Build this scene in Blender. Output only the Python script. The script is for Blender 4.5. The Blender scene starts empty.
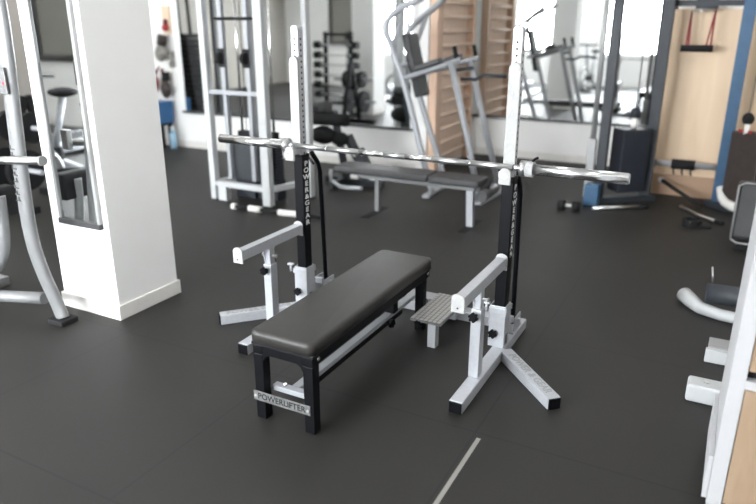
import bpy, bmesh, math, random
from mathutils import Vector, Matrix
random.seed(4)
S = bpy.context.scene
COL = S.collection

# ------------------------------------------------------------------ camera, world, light, exposure
cam_data = bpy.data.cameras.new('camera')
cam = bpy.data.objects.new('camera', cam_data); COL.objects.link(cam)
R_ = Vector((0.88351766, 0.46839559, 0.00145535)); U_ = Vector((-0.15368825, 0.28695872, 0.94553404)); F_ = Vector((-0.44246635, 0.83561969, -0.32551999))
cam.matrix_world = Matrix(((R_.x, U_.x, -F_.x, 1.4494), (R_.y, U_.y, -F_.y, -2.91016), (R_.z, U_.z, -F_.z, 1.59604), (0, 0, 0, 1)))
cam_data.sensor_fit = 'HORIZONTAL'; cam_data.sensor_width = 36.0
cam_data.lens = 665.19 / 756 * 36
cam_data.clip_start = 0.05; cam_data.clip_end = 100
cam_data.dof.use_dof = True; cam_data.dof.focus_distance = 3.05; cam_data.dof.aperture_fstop = 1.25
S.camera = cam
w = bpy.data.worlds.new('sky'); S.world = w; w.use_nodes = True
w.node_tree.nodes['Background'].inputs[0].default_value = (0.85, 0.93, 1.0, 1)
w.node_tree.nodes['Background'].inputs[1].default_value = 1.0
S.view_settings.view_transform = 'Standard'; S.view_settings.look = 'None'; S.view_settings.gamma = 1
S.view_settings.exposure = 0.55
WINDOW_POWER = 40.0
LAMP_POWER = 6.5

# ------------------------------------------------------------------ materials
def mat(name, col, rough=0.5, metal=0.0, noise=0.0, nscale=20.0, bump=0.0, bscale=200.0, emit=0.0, coat=0.0, spec=0.5):
    m = bpy.data.materials.new(name); m.use_nodes = True
    nt = m.node_tree; b = nt.nodes['Principled BSDF']
    b.inputs['Base Color'].default_value = (*col, 1); b.inputs['Roughness'].default_value = rough
    b.inputs['Metallic'].default_value = metal; b.inputs['Coat Weight'].default_value = coat
    b.inputs['Specular IOR Level'].default_value = spec
    if emit:
        b.inputs['Emission Color'].default_value = (*col, 1); b.inputs['Emission Strength'].default_value = emit
    if noise or bump:
        tc = nt.nodes.new('ShaderNodeTexCoord')
    if noise:
        n = nt.nodes.new('ShaderNodeTexNoise'); n.inputs['Scale'].default_value = nscale; n.inputs['Detail'].default_value = 5
        nt.links.new(tc.outputs['Object'], n.inputs['Vector'])
        r = nt.nodes.new('ShaderNodeValToRGB')
        r.color_ramp.elements[0].position = 0.3; r.color_ramp.elements[1].position = 0.7
        r.color_ramp.elements[0].color = (*[c * (1 - noise) for c in col], 1)
        r.color_ramp.elements[1].color = (*[min(1, c * (1 + noise)) for c in col], 1)
        nt.links.new(n.outputs['Fac'], r.inputs['Fac']); nt.links.new(r.outputs['Color'], b.inputs['Base Color'])
    if bump:
        n2 = nt.nodes.new('ShaderNodeTexNoise'); n2.inputs['Scale'].default_value = bscale
        nt.links.new(tc.outputs['Object'], n2.inputs['Vector'])
        bp = nt.nodes.new('ShaderNodeBump'); bp.inputs['Strength'].default_value = bump; bp.inputs['Distance'].default_value = 0.002
        nt.links.new(n2.outputs['Fac'], bp.inputs['Height']); nt.links.new(bp.outputs['Normal'], b.inputs['Normal'])
    return m

def srgb(r, g, b):
    f = lambda c: ((c / 255 + 0.055) / 1.055) ** 2.4 if c > 10 else c / 255 / 12.92
    return (f(r), f(g), f(b))

M = {}
M['silver'] = mat('silver_powder_coat', (0.41, 0.42, 0.445), 0.36, 0.3, 0.05, 60, 0.05, 300)
M['wplate'] = mat('white_plastic', (0.36, 0.36, 0.355), 0.5, 0, 0.06, 60, spec=0.2)
M['black'] = mat('gloss_black_paint', (0.0035, 0.0037, 0.0048), 0.4, 0, 0, spec=0.12)
M['blackmatte'] = mat('matte_black', (0.010, 0.010, 0.011), 0.65, spec=0.25)
M['rubber'] = mat('black_rubber', (0.012, 0.012, 0.013), 0.75, 0, 0.2, 30, spec=0.25)
M['vinyl'] = mat('black_vinyl', (0.027, 0.0255, 0.0235), 0.43, 0, 0.08, 15, 0.25, 500, spec=0.4)
M['vinylgrey'] = mat('grey_vinyl', (0.035, 0.035, 0.037), 0.5, 0, 0.08, 15, 0.2, 400)
M['chrome'] = mat('bright_chrome', (0.78, 0.78, 0.78), 0.16, 1.0, 0.04, 80)
M['steel'] = mat('brushed_steel', (0.62, 0.62, 0.62), 0.28, 1.0, 0.1, 90)
M['knurl'] = mat('knurled_steel', (0.42, 0.42, 0.42), 0.4, 1.0, 0.15, 300)
M['plate'] = mat('dark_steel_plate', (0.16, 0.16, 0.16), 0.45, 0.5, 0.3, 60)
M['machinegrey'] = mat('mid_grey_machine_paint', (0.185, 0.187, 0.19), 0.42, 0.1, 0.04, 20)
M['cabinetwhite'] = mat('cabinet_white', (0.44, 0.44, 0.45), 0.5, 0, 0.01, 5, spec=0.3)
M['cover'] = mat('dark_grey_cover', (0.022, 0.026, 0.030), 0.5, 0, 0.1, 10)
M['engraved'] = mat('dark_engraving', (0.05, 0.05, 0.05), 0.6)
M['hole'] = mat('dark_hole', (0.006, 0.006, 0.006), 0.9)
M['letter'] = mat('white_lettering', (0.8, 0.8, 0.8), 0.5)
M['wall'] = mat('white_wall_paint', (0.85, 0.845, 0.83), 0.8, 0, 0.015, 3, 0.08, 120)
M['wallbeige'] = mat('warm_grey_wall_paint', (0.34, 0.32, 0.29), 0.8, 0, 0.03, 3)
M['ceiling'] = mat('ceiling_white', (0.8, 0.8, 0.79), 0.9, 0, 0.02, 4)
M['base'] = mat('grey_white_skirting', (0.74, 0.72, 0.69), 0.55, 0, 0.04, 10)
M['mirror'] = mat('mirror_glass', (0.88, 0.90, 0.90), 0.015, 1.0)
M['greyframe'] = mat('grey_frame', (0.30, 0.30, 0.30), 0.45, 0.3)
M['darkframe'] = mat('dark_frame', (0.035, 0.035, 0.037), 0.5)
M['greypaint'] = mat('light_grey_machine_paint', (0.32, 0.33, 0.35), 0.4, 0.1, 0.03, 20)
M['whitepaint'] = mat('white_machine_paint', (0.46, 0.47, 0.475), 0.4, 0, 0.03, 20)
M['slate'] = mat('dark_slate_paint', (0.024, 0.029, 0.036), 0.55, 0.0, 0.1, 15)
M['blue'] = mat('steel_blue_and_lit_post', (0.035, 0.095, 0.18), 0.42, 0.1, 0.1, 15)
M['navy'] = mat('navy_shroud', (0.010, 0.013, 0.021), 0.55, 0, 0.1, 20)
M['brown'] = mat('dark_brown_shroud', (0.045, 0.034, 0.03), 0.5, 0, 0.15, 20)
M['red'] = mat('red_webbing', (0.35, 0.02, 0.025), 0.6, 0, 0.15, 40)
M['webbing'] = mat('red_brown_webbing', (0.20, 0.018, 0.022), 0.7, 0, 0.2, 40)
M['darkred'] = mat('dark_red_webbing', (0.12, 0.015, 0.02), 0.6, 0, 0.2, 40)
M['bluebox'] = mat('blue_box', (0.01, 0.10, 0.26), 0.45, 0, 0.06, 20)
M['paleblue'] = mat('pale_blue_plastic', (0.30, 0.48, 0.62), 0.35, 0, 0.05, 20)
M['greycloth'] = mat('grey_leather', (0.22, 0.21, 0.19), 0.6, 0, 0.3, 25)
M['browncloth'] = mat('brown_leather', (0.035, 0.025, 0.022), 0.6, 0, 0.3, 25)
M['beige'] = mat('beige_board', (0.72, 0.55, 0.40), 0.6, 0, 0.05, 10)
M['screen'] = mat('grey_glass', (0.25, 0.25, 0.23), 0.12, 0.6)
M['cabwhite'] = mat('white_cabinet', (0.86, 0.86, 0.86), 0.4, 0, 0.01, 5)
M['lamp'] = mat('lamp_diffuser', (1.0, 0.985, 0.96), 0.5, emit=LAMP_POWER)
M['pane'] = mat('bright_daylight_pane', (0.93, 0.97, 1.0), 0.5, emit=WINDOW_POWER)

def wood(name, c1, c2, axis='Z', scale=1.0):
    m = bpy.data.materials.new(name); m.use_nodes = True
    nt = m.node_tree; b = nt.nodes['Principled BSDF']; b.inputs['Roughness'].default_value = 0.5
    tc = nt.nodes.new('ShaderNodeTexCoord'); mp = nt.nodes.new('ShaderNodeMapping')
    mp.inputs['Scale'].default_value = {'Z': (9 * scale, 9 * scale, 0.8 * scale), 'X': (0.8 * scale, 9 * scale, 9 * scale)}[axis]
    n = nt.nodes.new('ShaderNodeTexNoise'); n.inputs['Scale'].default_value = 2.2; n.inputs['Detail'].default_value = 7; n.inputs['Distortion'].default_value = 0.6
    r = nt.nodes.new('ShaderNodeValToRGB'); r.color_ramp.elements[0].position = 0.3; r.color_ramp.elements[1].position = 0.72
    r.color_ramp.elements[0].color = (*c1, 1); r.color_ramp.elements[1].color = (*c2, 1)
    nt.links.new(tc.outputs['Object'], mp.inputs['Vector']); nt.links.new(mp.outputs[0], n.inputs['Vector'])
    nt.links.new(n.outputs['Fac'], r.inputs['Fac']); nt.links.new(r.outputs['Color'], b.inputs['Base Color'])
    return m
M['woodpanel'] = wood('pale_wood_panel', (0.66, 0.49, 0.33), (0.72, 0.55, 0.385), 'Z', 0.7)
M['woodskirt'] = wood('brown_wood_skirt', (0.34, 0.215, 0.135), (0.40, 0.26, 0.17), 'X', 0.7)
M['woodbar'] = wood('beech_wood', (0.60, 0.40, 0.28), (0.70, 0.49, 0.36), 'Z', 1.2)
M['woodrung'] = wood('beech_rung', (0.72, 0.54, 0.42), (0.80, 0.63, 0.50), 'X', 1.2)
M['oak'] = wood('oak_front', (0.27, 0.185, 0.12), (0.36, 0.26, 0.175), 'Z', 1.0)

def floor_mat():
    m = bpy.data.materials.new('rubber_mat_floor'); m.use_nodes = True
    nt = m.node_tree; b = nt.nodes['Principled BSDF']; L = nt.links.new
    def N(t, **k):
        n = nt.nodes.new(t)
        for a, v in k.items(): setattr(n, a, v)
        return n
    def math_(op, a, bb=None):
        n = N('ShaderNodeMath', operation=op)
        for i, v in enumerate((a, bb)):
            if v is None: continue
            if isinstance(v, (int, float)): n.inputs[i].default_value = v
            else: L(v, n.inputs[i])
        return n.outputs[0]
    tc = N('ShaderNodeTexCoord'); sx = N('ShaderNodeSeparateXYZ'); L(tc.outputs['Object'], sx.inputs[0])
    def seam(c, off, wdt):
        t = math_('ADD', c, off); t = math_('FRACT', t); t = math_('SUBTRACT', t, 0.5); t = math_('ABSOLUTE', t)
        return math_('LESS_THAN', t, wdt)          # seam where |frac-0.5| < wdt
    sX = seam(sx.outputs[0], 10.795, 0.0042); sY = seam(sx.outputs[1], 10.14, 0.0042)
    sm = math_('MAXIMUM', sX, sY)
    # the one open joint that shows the pale floor beneath
    gx = math_('ABSOLUTE', math_('SUBTRACT', sx.outputs[0], 0.731)); g = math_('LESS_THAN', gx, 0.009)
    g = math_('MULTIPLY', g, math_('LESS_THAN', sx.outputs[1], -0.675)); g = math_('MULTIPLY', g, math_('GREATER_THAN', sx.outputs[1], -1.62))
    n1 = N('ShaderNodeTexNoise'); n1.inputs['Scale'].default_value = 1.3; n1.inputs['Detail'].default_value = 6
    n2 = N('ShaderNodeTexNoise'); n2.inputs['Scale'].default_value = 160; n2.inputs['Detail'].default_value = 2
    L(tc.outputs['Object'], n1.inputs['Vector']); L(tc.outputs['Object'], n2.inputs['Vector'])
    r = N('ShaderNodeValToRGB'); r.color_ramp.elements[0].position = 0.3; r.color_ramp.elements[1].position = 0.72
    r.color_ramp.elements[0].color = (0.0135, 0.0126, 0.0113, 1); r.color_ramp.elements[1].color = (0.0185, 0.0173, 0.0156, 1)
    L(n1.outputs['Fac'], r.inputs['Fac'])
    mx = N('ShaderNodeMixRGB', blend_type='MULTIPLY'); mx.inputs[0].default_value = 0.25
    L(r.outputs[0], mx.inputs[1]); L(n2.outputs['Fac'], mx.inputs[2])
    mx2 = N('ShaderNodeMixRGB'); mx2.inputs[2].default_value = (0.0065, 0.0065, 0.0065, 1); L(sm, mx2.inputs[0]); L(mx.outputs[0], mx2.inputs[1])
    mx3 = N('ShaderNodeMixRGB'); mx3.inputs[2].default_value = (0.22, 0.21, 0.195, 1); L(g, mx3.inputs[0]); L(mx2.outputs[0], mx3.inputs[1])
    L(mx3.outputs[0], b.inputs['Base Color']); b.inputs['Roughness'].default_value = 0.6; b.inputs['Specular IOR Level'].default_value = 0.4
    bp = N('ShaderNodeBump'); bp.inputs['Strength'].default_value = 0.15; bp.inputs['Distance'].default_value = 0.002
    L(n2.outputs['Fac'], bp.inputs['Height']); L(bp.outputs[0], b.inputs['Normal'])
    return m
M['floor'] = floor_mat()

M['treadtop'] = mat('tread_steel_lightened', (0.46, 0.45, 0.43), 0.4, 0.3, 0.06, 60)  # paler than the plate: light on the raised treads put into the colour

# ------------------------------------------------------------------ mesh helpers (world coordinates in, one mesh object out)
class MB:
    def __init__(s): s.bm = bmesh.new()
    def _xf(s, verts, mtx):
        for v in verts: v.co = mtx @ v.co
    def box(s, x0, x1, y0, y1, z0, z1, bev=0.0, mtx=None, seg=2, mi=0):
        b = bmesh.new(); bmesh.ops.create_cube(b, size=1)
        for v in b.verts:
            v.co = Vector(((x0 + x1) / 2 + v.co.x * (x1 - x0), (y0 + y1) / 2 + v.co.y * (y1 - y0), (z0 + z1) / 2 + v.co.z * (z1 - z0)))
        if bev: bmesh.ops.bevel(b, geom=b.edges[:], offset=bev, segments=seg, profile=0.5, affect='EDGES', clamp_overlap=True)
        return s._merge(b, mtx, mi)
    def _merge(s, b, mtx=None, mi=0):
        if mtx is not None:
            for v in b.verts: v.co = mtx @ v.co
        for f in b.faces: f.material_index = mi
        me = bpy.data.meshes.new('tmp'); b.to_mesh(me); b.free()
        s.bm.from_mesh(me); bpy.data.meshes.remove(me); return s
    def beam(s, p0, p1, wd, ht, bev=0.002, up=(0, 0, 1), mi=0):
        p0 = Vector(p0); p1 = Vector(p1); d = p1 - p0; L = d.length; d.normalize()
        u = Vector(up)
        if abs(d.dot(u)) > 0.98: u = Vector((0, 1, 0))
        r = d.cross(u).normalized(); u = r.cross(d).normalized()
        mtx = Matrix(((r.x, d.x, u.x, p0.x), (r.y, d.y, u.y, p0.y), (r.z, d.z, u.z, p0.z), (0, 0, 0, 1)))
        return s.box(-wd / 2, wd / 2, 0, L, -ht / 2, ht / 2, bev, mtx, mi=mi)
    def tube(s, pts, r, n=12, cap=True, mi=0, flat=1.0, smooth_path=0):
        pts = [Vector(p) for p in pts]
        for _ in range(smooth_path):
            q = [pts[0]]
            for a, b in zip(pts[:-1], pts[1:]): q += [a.lerp(b, 0.25), a.lerp(b, 0.75)]
            pts = q + [pts[-1]]
        rs = r if isinstance(r, (list, tuple)) else [r] * len(pts)
        if len(rs) != len(pts): rs = [rs[0]] * len(pts)
        b = bmesh.new(); rings = []
        ref = None
        for i, p in enumerate(pts):
            t = (pts[min(i + 1, len(pts) - 1)] - pts[max(i - 1, 0)]).normalized()
            if ref is None:
                ref = Vector((0, 1, 0)) if abs(t.y) < 0.9 else Vector((0, 0, 1))
            a = (ref - t * ref.dot(t)).normalized(); c = t.cross(a).normalized(); ref = a
            rings.append([b.verts.new(p + rs[i] * (math.cos(2 * math.pi * k / n) * a * flat + math.sin(2 * math.pi * k / n) * c)) for k in range(n)])
        for i in range(len(rings) - 1):
            for k in range(n):
                f = b.faces.new((rings[i][k], rings[i][(k + 1) % n], rings[i + 1][(k + 1) % n], rings[i + 1][k])); f.smooth = True
        if cap:
            b.faces.new(rings[0][::-1]); b.faces.new(rings[-1])
        bmesh.ops.recalc_face_normals(b, faces=b.faces[:])
        return s._merge(b, None, mi)
    def cyl(s, p0, p1, r, n=20, mi=0): return s.tube([p0, p1], r, n, mi=mi)
    def ring(s, p0, p1, ro, ri, n=24, mi=0):
        p0 = Vector(p0); p1 = Vector(p1); t = (p1 - p0).normalized()
        ref = Vector((0, 0, 1)) if abs(t.z) < 0.9 else Vector((1, 0, 0))
        a = (ref - t * ref.dot(t)).normalized(); c = t.cross(a)
        b = bmesh.new(); R = []
        for (p, r) in ((p0, ri), (p0, ro), (p1, ro), (p1, ri)):
            R.append([b.verts.new(p + r * (math.cos(2 * math.pi * k / n) * a + math.sin(2 * math.pi * k / n) * c)) for k in range(n)])
        for i in range(4):
            for k in range(n):
                b.faces.new((R[i][k], R[i][(k + 1) % n], R[(i + 1) % 4][(k + 1) % n], R[(i + 1) % 4][k]))
        bmesh.ops.recalc_face_normals(b, faces=b.faces[:])
        return s._merge(b, None, mi)
    def sphere(s, c, r, sc=(1, 1, 1), seg=16, mi=0, mtx=None):
        b = bmesh.new(); bmesh.ops.create_uvsphere(b, u_segments=seg, v_segments=max(8, seg // 2), radius=r)
        for v in b.verts: v.co = Vector((v.co.x * sc[0], v.co.y * sc[1], v.co.z * sc[2]))
        if mtx is not None:
            for v in b.verts: v.co = mtx @ v.co
        for v in b.verts: v.co += Vector(c)
        for f in b.faces: f.smooth = True
        return s._merge(b, None, mi)
    def prism(s, poly, y0, y1, plane='XZ', bev=0.0, mi=0):
        """extrude a 2-D outline; plane XZ -> along y, YZ -> along x, XY -> along z"""
        b = bmesh.new()
        P = {'XZ': lambda a, c, t: (a, t, c), 'YZ': lambda a, c, t: (t, a, c), 'XY': lambda a, c, t: (a, c, t)}[plane]
        A = [b.verts.new(P(a, c, y0)) for a, c in poly]; B = [b.verts.new(P(a, c, y1)) for a, c in poly]
        b.faces.new(A); b.faces.new(B[::-1]); n = len(poly)
        for i in range(n): b.faces.new((A[i], B[i], B[(i + 1) % n], A[(i + 1) % n]))
        bmesh.ops.recalc_face_normals(b, faces=b.faces[:])
        if bev: bmesh.ops.bevel(b, geom=b.edges[:], offset=bev, segments=2, profile=0.5, affect='EDGES', clamp_overlap=True)
        return s._merge(b, None, mi)
    def text(s, string, mtx, size, depth=0.001, mi=0):
        cu = bpy.data.curves.new('t', 'FONT'); cu.body = string; cu.size = size; cu.extrude = depth; cu.align_x = 'CENTER'; cu.align_y = 'CENTER'
        cu.offset = size * 0.012
        o = bpy.data.objects.new('t', cu); COL.objects.link(o)
        dg = bpy.context.evaluated_depsgraph_get(); dg.update()
        me = bpy.data.meshes.new_from_object(o.evaluated_get(dg))
        b = bmesh.new(); b.from_mesh(me)
        bpy.data.objects.remove(o); bpy.data.curves.remove(cu); bpy.data.meshes.remove(me)
        return s._merge(b, mtx, mi)

ORG = {}
def build(s, name, m, parent=None):
    me = bpy.data.meshes.new(name)
    if parent is not None: L = ORG[parent]
    elif name.split('_')[0] in ('floor', 'wall', 'ceiling', 'baseboard', 'trim', 'window', 'door'): L = Vector((0, 0, 0))
    else:
        xs = [v.co for v in s.bm.verts]
        L = Vector(((min(v.x for v in xs) + max(v.x for v in xs)) / 2, (min(v.y for v in xs) + max(v.y for v in xs)) / 2, min(v.z for v in xs)))
    for v in s.bm.verts: v.co -= L
    s.bm.to_mesh(me); s.bm.free()
    for mm in (m if isinstance(m, (list, tuple)) else [m]): me.materials.append(M[mm] if isinstance(mm, str) else mm)
    o = bpy.data.objects.new(name, me); COL.objects.link(o); ORG[o] = L
    if parent is not None: o.parent = parent
    else: o.location = L
    return o
MB.build = build

def tag(o, label, cat, group=None, kind=None):
    o['label'] = label; o['category'] = cat
    if group: o['group'] = group
    if kind: o['kind'] = kind
    return o
def thing(name, label, cat, loc, group=None):
    o = bpy.data.objects.new(name, None); COL.objects.link(o); o.location = loc; o.empty_display_size = 0.1
    ORG[o] = Vector(loc); return tag(o, label, cat, group)
def struct(o):
    o['kind'] = 'structure'; return o
def dup(root, loc, label=None):
    r = root.copy(); COL.objects.link(r); r.location = loc
    if label: r['label'] = label
    for ch in list(root.children):
        c = ch.copy(); COL.objects.link(c); c.parent = r
        for g in list(ch.children):
            d = g.copy(); COL.objects.link(d); d.parent = c
    ORG[r] = Vector(loc); return r
def star_knob(c, axis, r=0.02, th=0.016):
    b = MB(); c = Vector(c); a = Vector(axis).normalized()
    b.cyl(c - a * 0.018, c, 0.008, 10); b.cyl(c, c + a * th, r * 0.72, 16)
    u = a.orthogonal().normalized(); v = a.cross(u)
    for k in range(6):
        t = k * math.pi / 3; q = c + (u * math.cos(t) + v * math.sin(t)) * r * 0.72
        b.cyl(q, q + a * th, r * 0.32, 10)
    return b

# ------------------------------------------------------------------ the setting
RX0, RX1, RY0, RYB, RYA, H = -10.0, 3.4, -5.5, 3.85, 5.25, 2.9
AX0, AX1 = -1.53, 0.74          # alcove sides
b = MB(); b.box(RX0, RX1, RY0, RYA, -0.1, 0); struct(b.build('floor', 'floor'))
b = MB(); b.box(RX0 - .15, RX1 + .15, RY0 - .15, RYA + .15, H, H + .1); struct(b.build('ceiling', 'ceiling'))
b = MB(); b.box(-5.9, AX0 - 0.12, RYB, RYB + .12, 0, H); struct(b.build('wall_back', 'wall'))
b = MB(); b.box(RX0, -5.9, RYB - .02, RYB + .12, 0, H); struct(b.build('wall_back_left', 'wallbeige'))
b = MB(); b.box(AX0 - .12, AX0, RYB, RYA, 0, H); struct(b.build('wall_alcove_left', 'wall'))
b = MB(); b.box(AX0 - .12, AX1, RYA, RYA + .12, 0, H); struct(b.build('wall_alcove_back', 'wall'))
b = MB(); b.box(AX1, AX1 + .1, 4.12, RYA, 0, H); struct(b.build('wall_alcove_right', 'wall'))
b = MB(); b.box(AX1, RX1, 4.12, 4.24, 0, H); struct(b.build('wall_back_right', 'wall'))
b = MB(); b.box(RX1, RX1 + .12, RY0, 4.12, 0, H); struct(b.build('wall_right', 'wall'))
b = MB(); b.box(RX0 - .12, RX0, RY0, RYB, 0, H); struct(b.build('wall_left', 'wallbeige'))
# front wall (behind the camera) with window openings
WINS = [(-7.2, -5.9), (-4.25, -2.55), (-1.9, -0.5)]
WZ0, WZ1 = 0.82, 2.45
b = MB(); xs = [RX0] + [v for wq in WINS for v in wq] + [RX1]
for i in range(0, len(xs), 2): b.box(xs[i], xs[i + 1], RY0 - .12, RY0, 0, H)
for x0, x1 in WINS:
    b.box(x0, x1, RY0 - .12, RY0, 0, WZ0); b.box(x0, x1, RY0 - .12, RY0, WZ1, H)
struct(b.build('wall_front', 'wall'))
for i, (x0, x1) in enumerate(WINS):
    b = MB()
    b.box(x0, x0 + .05, RY0 - .09, RY0 - .02, WZ0, WZ1); b.box(x1 - .05, x1, RY0 - .09, RY0 - .02, WZ0, WZ1)
    b.box(x0 + .05, x1 - .05, RY0 - .09, RY0 - .02, WZ0, WZ0 + .05); b.box(x0 + .05, x1 - .05, RY0 - .09, RY0 - .02, WZ1 - .05, WZ1)
    b.box((x0 + x1) / 2 - .02, (x0 + x1) / 2 + .02, RY0 - .085, RY0 - .025, WZ0 + .05, WZ1 - .05)
    f = struct(b.build('window_%d' % (i + 1), 'cabwhite'))
    p = MB(); p.box(x0 + .05, x1 - .05, RY0 - .065, RY0 - .06, WZ0 + .05, WZ1 - .05); p.build('pane', 'pane', f)
b = MB(); b.box(-5.9, AX0 - .12, RYB - .015, RYB, 0, .09); struct(b.build('baseboard_back', 'base'))
b = MB(); b.box(AX0, AX1, RYA - .015, RYA, 0, .09); struct(b.build('baseboard_alcove', 'base'))
# pale wooden cladding of the right wall and the brown kick board under it
b = MB(); b.box(0.745, 2.5, 4.085, 4.12, 0.20, 1.72, 0.003); struct(b.build('trim_1', 'woodpanel'))
b = MB(); b.box(0.745, 2.5, 4.06, 4.12, 0.0, 0.20, 0.004); struct(b.build('trim_2', 'woodskirt'))

# ceiling lamps: square panels
def ceiling_lamp(x, y):
    t = thing('ceiling_light', 'square white ceiling light panel', 'ceiling light', (x, y, H - .04), 'ceiling light panels')
    b = MB()
    for (a0, a1, c0, c1) in ((-.31, .31, -.31, -.295), (-.31, .31, .295, .31), (-.31, -.295, -.295, .295), (.295, .31, -.295, .295)):
        b.box(x + a0, x + a1, y + c0, y + c1, H - .04, H)
    b.build('frame', 'cabwhite', t)
    b = MB(); b.box(x - .295, x + .295, y - .295, y + .295, H - .03, H - .02); b.build('diffuser', 'lamp', t)
    return t
l0 = ceiling_lamp(-8.2, -3.6)
for x in (-8.2, -5.6, -3.0, -0.4, 2.0):
    for y in (-3.6, -1.2, 1.2, 3.2):
        if (x, y) != (-8.2, -3.6): dup(l0, (x, y, H - .04))

# ------------------------------------------------------------------ pillars
def pillar(x0, x1, y0, y1, nm, label):
    b = MB(); b.box(x0, x1, y0, y1, 0, H, 0.004)
    p = struct(b.build('wall_' + nm, 'wall')); p['label'] = label; p['category'] = 'pillar'
    b = MB(); e = .012
    b.box(x0 - e, x1 + e, y0 - e, y0, 0, .085, .002); b.box(x0 - e, x1 + e, y1, y1 + e, 0, .085, .002)
    b.box(x0 - e, x0, y0, y1, 0, .085, .002); b.box(x1, x1 + e, y0, y1, 0, .085, .002)
    struct(b.build('baseboard_' + nm, 'base'))
pillar(-1.915, -1.455, -.545, -.09, 'pillar', 'white square pillar beside the grey lever machine')
pillar(-4.86, -4.42, -.76, -.31, 'pillar_far', 'white square pillar seen in the back mirror')

def framed_mirror(name, label, x0, x1, y, z0, z1, fw, fm, ledge=None, cat='mirror'):
    """wall mirror facing -y standing off the wall at y"""
    t = thing(name, label, cat, ((x0 + x1) / 2, y, z0))
    b = MB(); b.box(x0, x1, y - .012, y, z0, z1); b.build('glass', 'mirror', t)
    b = MB()
    if fw:
        b.box(x0 - fw, x0, y - .022, y, z0, z1, .002); b.box(x1, x1 + fw, y - .022, y, z0, z1, .002)
        b.box(x0 - fw, x1 + fw, y - .022, y, z1, z1 + fw, .002)
        b.build('frame', fm, t)
    else: b.bm.free()
    if ledge:
        b = MB(); b.box(x0 - fw, x1 + fw, y - ledge, y, z0 - .03, z0, .003); b.build('ledge', 'darkframe', t)
    return t
framed_mirror('wall_mirror_panel', 'tall narrow mirror with grey frame and dark ledge on the white pillar', -1.80, -1.515, -.545, .56, 2.2, .022, 'greyframe', .03)
framed_mirror('mirror', 'wide wall mirror behind the white cable machine and the knee raise tower', -5.02, -1.72, RYB, .49, 2.35, .045, 'cabwhite', .035)
framed_mirror('mirror', 'wall mirror in the recess behind the right rack post and the slate post', -1.52, 0.735, RYA, .50, 2.35, 0, 'cabwhite', .03)

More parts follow.
